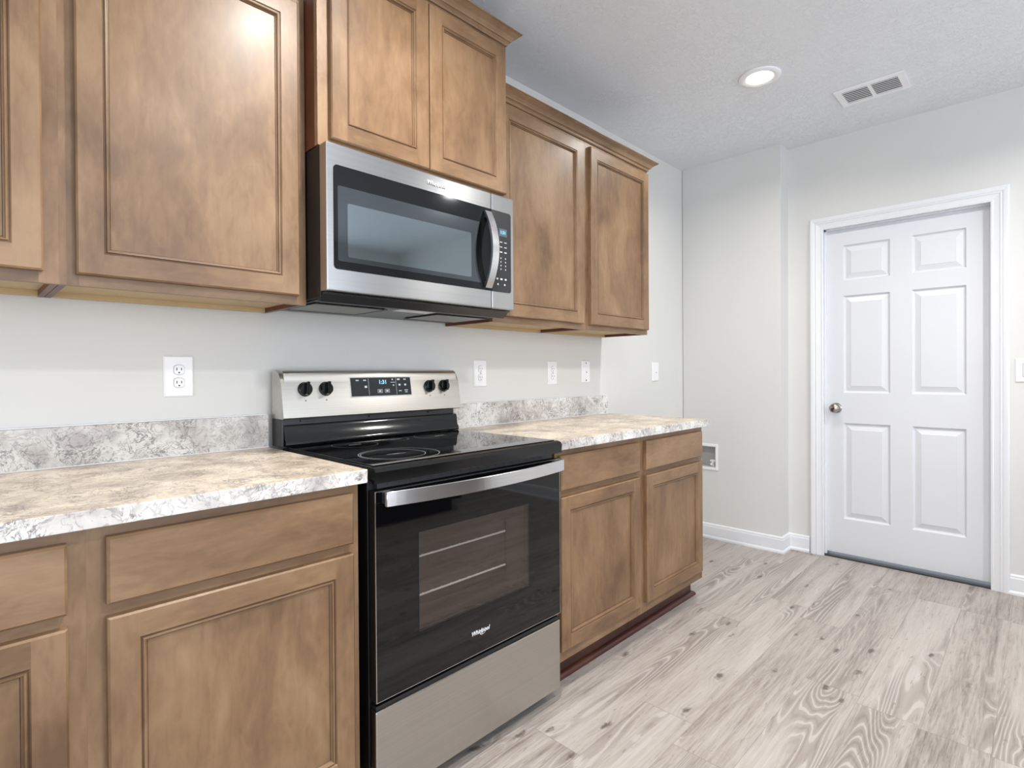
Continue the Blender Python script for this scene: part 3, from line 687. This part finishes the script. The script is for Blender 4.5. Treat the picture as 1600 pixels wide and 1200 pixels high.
for x in (.671, .706): mark(x, .006, 1.483, .006)

# ------------------------------------------------------------------ wall plates
def plate(bm, x0, x1, z0, z1, y, t=.006):
    W, H = x1-x0, z1-z0; b = board(W, H, t, [], [], .004, front_map(x0, y, z0)); join(bm, b); return bm
def duplex(xc, zc, w_, y, label):
    h = .124; r = thing('wall_outlet', label, 'outlet', (xc, y, zc-h/2), 'duplex outlets above the counter')
    obj('cover_plate', plate(bmesh.new(), xc-w_/2, xc+w_/2, zc-h/2, zc+h/2, y-.0003), M_PLAS, r)
    for s in (1, -1):
        cz = zc+s*.0195; bm = bmesh.new()
        n = 24; P = []
        for i in range(n):
            a = 2*PI*i/n; P.append((xc+max(-.0135, min(.0135, .0175*math.cos(a)*1.0)), cz+.0145*math.sin(a)))
        prism(bm, P, 'y', y-.0085, y-.005)
        rc = obj('socket', bm, M_PLAS, r)
        bm = bmesh.new()
        for dx, hh in ((-.0062, .0042), (.0062, .0036)): bx(bm, xc+dx-.0011, xc+dx+.0011, y-.0088, y-.0084, cz+.002-hh, cz+.002+hh)
        cyl(bm, (xc, y-.0084, cz-.0085), (0, -1, 0), .0023, .0023, .0004, 12)
        obj('slot', bm, M_SLOT, rc)
        rr = bmesh.new()   # fine shadow gap ring round the socket
        A = [rr.verts.new((xc+(p[0]-xc)*1.07, y-.0066, cz+(p[1]-cz)*1.07)) for p in P]; B = [rr.verts.new((p[0], y-.0066, p[1])) for p in P]
        for i in range(n): rr.faces.new((A[i], A[(i+1) % n], B[(i+1) % n], B[i]))
        obj('socket_gap', rr, M_INK, rc)
    obj('screw', cyl(bmesh.new(), (xc, y-.006, zc), (0, -1, 0), .003, .0025, .0014, 12), M_NICKEL, r); return r
duplex(-.259, 1.152, .080, 0, 'wide white duplex outlet on the wall left of the range, above the left countertop')
duplex(.9655, 1.155, .078, 0, 'white duplex outlet on the wall just right of the range')
duplex(1.481, 1.155, .074, 0, 'white duplex outlet above the middle of the right countertop')
def jack(xc, zc, w_, y, label, screws):
    h = .124; r = thing('jack_plate', label, 'wall plate', (xc, y, zc-h/2), 'single-hole wall plates')
    obj('cover_plate', plate(bmesh.new(), xc-w_/2, xc+w_/2, zc-h/2, zc+h/2, y-.0003), M_PLAS, r)
    bm = bmesh.new(); cyl(bm, (xc, y-.006, zc), (0, -1, 0), .008, .0075, .003, 20); cn = obj('connector', bm, M_PLAS, r)
    obj('hole', cyl(bmesh.new(), (xc+.001, y-.009, zc-.003), (0, -1, 0), .0035, .0035, .0006, 12), M_SLOT, cn)
    for s in (1, -1): obj('screw', cyl(bmesh.new(), (xc, y-.006, zc+s*.049), (0, -1, 0), .0042 if screws else .003, .0038 if screws else .003, .0012, 14), M_SLOT if screws else M_PLAS, r)
jack(1.7725, 1.160, .076, 0, 'white wall plate with two dark screws near the end of the right countertop', True)
jack(2.550, 1.157, .080, STEP, 'plain white wall plate on the bare wall beyond the cabinets', False)
# rocker switch right of the door
sw = thing('light_switch', 'white rocker light switch at the right edge beside the door casing', 'light switch', (XE, -1.813, 1.092))
def rmap(y0, z0): return lambda u, v, w_: (XE-.0003-w_, y0-u, z0+v)
obj('cover_plate', board(.118, .122, .006, [], [], .004, rmap(-1.754, 1.092)), M_PLAS, sw)
obj('rocker', box(XE-.0095, XE-.0063, -1.818, -1.784, 1.121, 1.186, .0012), M_PLAS, sw); obj('rocker_gap', box(XE-.0066, XE-.0062, -1.8195, -1.7825, 1.1195, 1.1875), M_INK, sw)
obj('rocker', box(XE-.0095, XE-.0063, -1.860, -1.828, 1.121, 1.186, .0012), M_PLAS, sw)
# laundry box
lb = thing('laundry_outlet_box', 'recessed white laundry supply box low on the nook wall behind the cabinet end', 'outlet box', (XD, -.14, .477))
bm = bmesh.new(); rim(bm, BY0-.017, BY1+.017, BZ0-.017, BZ1+.017, BY0+.001, BY1-.001, BZ0+.001, BZ1-.001, 0, .006, .0015)
for v in bm.verts: v.co = Vector((XD-.0065+v.co.y, v.co.x, v.co.z))
obj('trim_frame', bm, M_PLAS, lb)
bm = bmesh.new(); e = .001
bx(bm, XD+.074, XD+.078, BY0+e, BY1-e, BZ0+e, BZ1-e)
for a in ((BY0+e, BY0+.004, BZ0+e, BZ1-e), (BY1-.004, BY1-e, BZ0+e, BZ1-e), (BY0+.004, BY1-.004, BZ0+e, BZ0+.004), (BY0+.004, BY1-.004, BZ1-.004, BZ1-e)): bx(bm, XD-.001, XD+.074, *a)
obj('box_liner', bm, plain('grey_box_liner', (190, 190, 188), .5), lb)
for y in (-.205, -.10):
    bm = bmesh.new(); cyl(bm, (XD+.03, y, BZ0+.004), (0, 0, 1), .011, .011, .035, 16); bx(bm, XD+.018, XD+.042, y-.018, y+.018, BZ0+.036, BZ0+.050, .003); cyl(bm, (XD+.02, y, BZ0+.022), (-1, 0, 0), .008, .008, .022, 14)
    obj('valve', bm, M_PLAS, lb, True)

# ------------------------------------------------------------------ unseen island added to put a dark reflection in the oven door
ki = thing('added_island', 'dark brown island added unseen behind the camera to darken the oven door reflection', 'kitchen island', (1.5, -3.3, 0))
M_ISL = wood('espresso_island_wood', 'z', (38, 24, 17), (50, 33, 24), (62, 42, 31))
obj('body', box(.72, 2.28, -3.62, -2.98, .10, .875), M_ISL, ki); obj('toe_kick', box(.78, 2.22, -3.56, -3.04, 0, .099), M_ISL, ki)
obj('countertop', box(.69, 2.31, -3.66, -2.94, .8755, .912, .002), M_LAM, ki)
for i in range(3): obj('panel', board(.48, .72, .018, [(.05, .43, .05, .67)], DR, .002, lambda u, v, w_, i=i: (2.24-i*.51-u, -2.98+w_, .13+v)), M_ISL, ki)
# ------------------------------------------------------------------ ceiling fixtures
M_LENS = emit('lit_lens', (255, 240, 214), 9.0)
def downlight(x, y, label, power=20):
    r = thing('recessed_light', label, 'ceiling light', (x, y, ZC-.012), 'recessed ceiling lights')
    bm = lathe(bmesh.new(), (x, y, ZC-.0005), (0, 0, -1), [(.060, .002), (.062, .006), (.070, .010), (.086, .010), (.094, .006), (.0955, .0), (.060, .0)], 56)
    obj('trim_ring', bm, M_PLAS, r, True)
    bm = lathe(bmesh.new(), (x, y, ZC-.0005), (0, 0, -1), [(.0, .0), (.0605, .0), (.0605, .004), (.045, .006), (.0, .0065)], 48); obj('lens', bm, M_LENS, r, True, label='glowing warm round lens')
    l = bpy.data.lights.new('lamp_glow', 'AREA'); l.shape = 'DISK'; l.size = .11; l.energy = power; l.color = (1, .96, .90); l.spread = math.radians(156)
    o = bpy.data.objects.new('lamp_glow', l); C.objects.link(o); o.parent = r; o.location = (0, 0, -.004)
downlight(2.035, -.868, 'glowing round recessed ceiling light in view, left of the ceiling vent', 9)
downlight(.14, -1.03, 'recessed ceiling light above the left countertop, out of the picture')
downlight(.15, -2.22, 'recessed ceiling light behind the camera on the left')
downlight(2.05, -2.35, 'recessed ceiling light behind the camera on the right')
# vent
vx0, vx1, vy0, vy1 = 2.462, 2.668, -1.381, -1.081
vt = thing('ceiling_vent', 'white slatted air register in the ceiling beside the recessed light', 'vent', ((vx0+vx1)/2, (vy0+vy1)/2, ZC-.012))
bm = bmesh.new(); ix0, ix1, iy0, iy1 = vx0+.030, vx1-.030, vy0+.030, vy1-.030; ym_ = (vy0+vy1)/2
for q in ((vx0, ix0, vy0, vy1), (ix1, vx1, vy0, vy1), (ix0, ix1, vy0, iy0), (ix0, ix1, iy1, vy1), (ix0, ix1, ym_-.008, ym_+.008)): bx(bm, q[0], q[1], q[2], q[3], ZC-.008, ZC-.0005)
obj('frame', bm, M_PLAS, vt)
obj('duct_back', box(ix0, ix1, iy0, iy1, ZC-.0025, ZC-.0007), M_SLOT, vt)
for (a, b) in ((iy0, ym_-.008), (ym_+.008, iy1)):
    for i in range(7):
        x = ix0+.011+i*.0205; bm = bmesh.new(); prism(bm, [(x-.0055, ZC-.0080), (x-.0050, ZC-.0072), (x+.0055, ZC-.0062), (x+.0055, ZC-.0070)], 'y', a+.001, b-.001)
        obj('slat', bm, M_PLAS, vt)
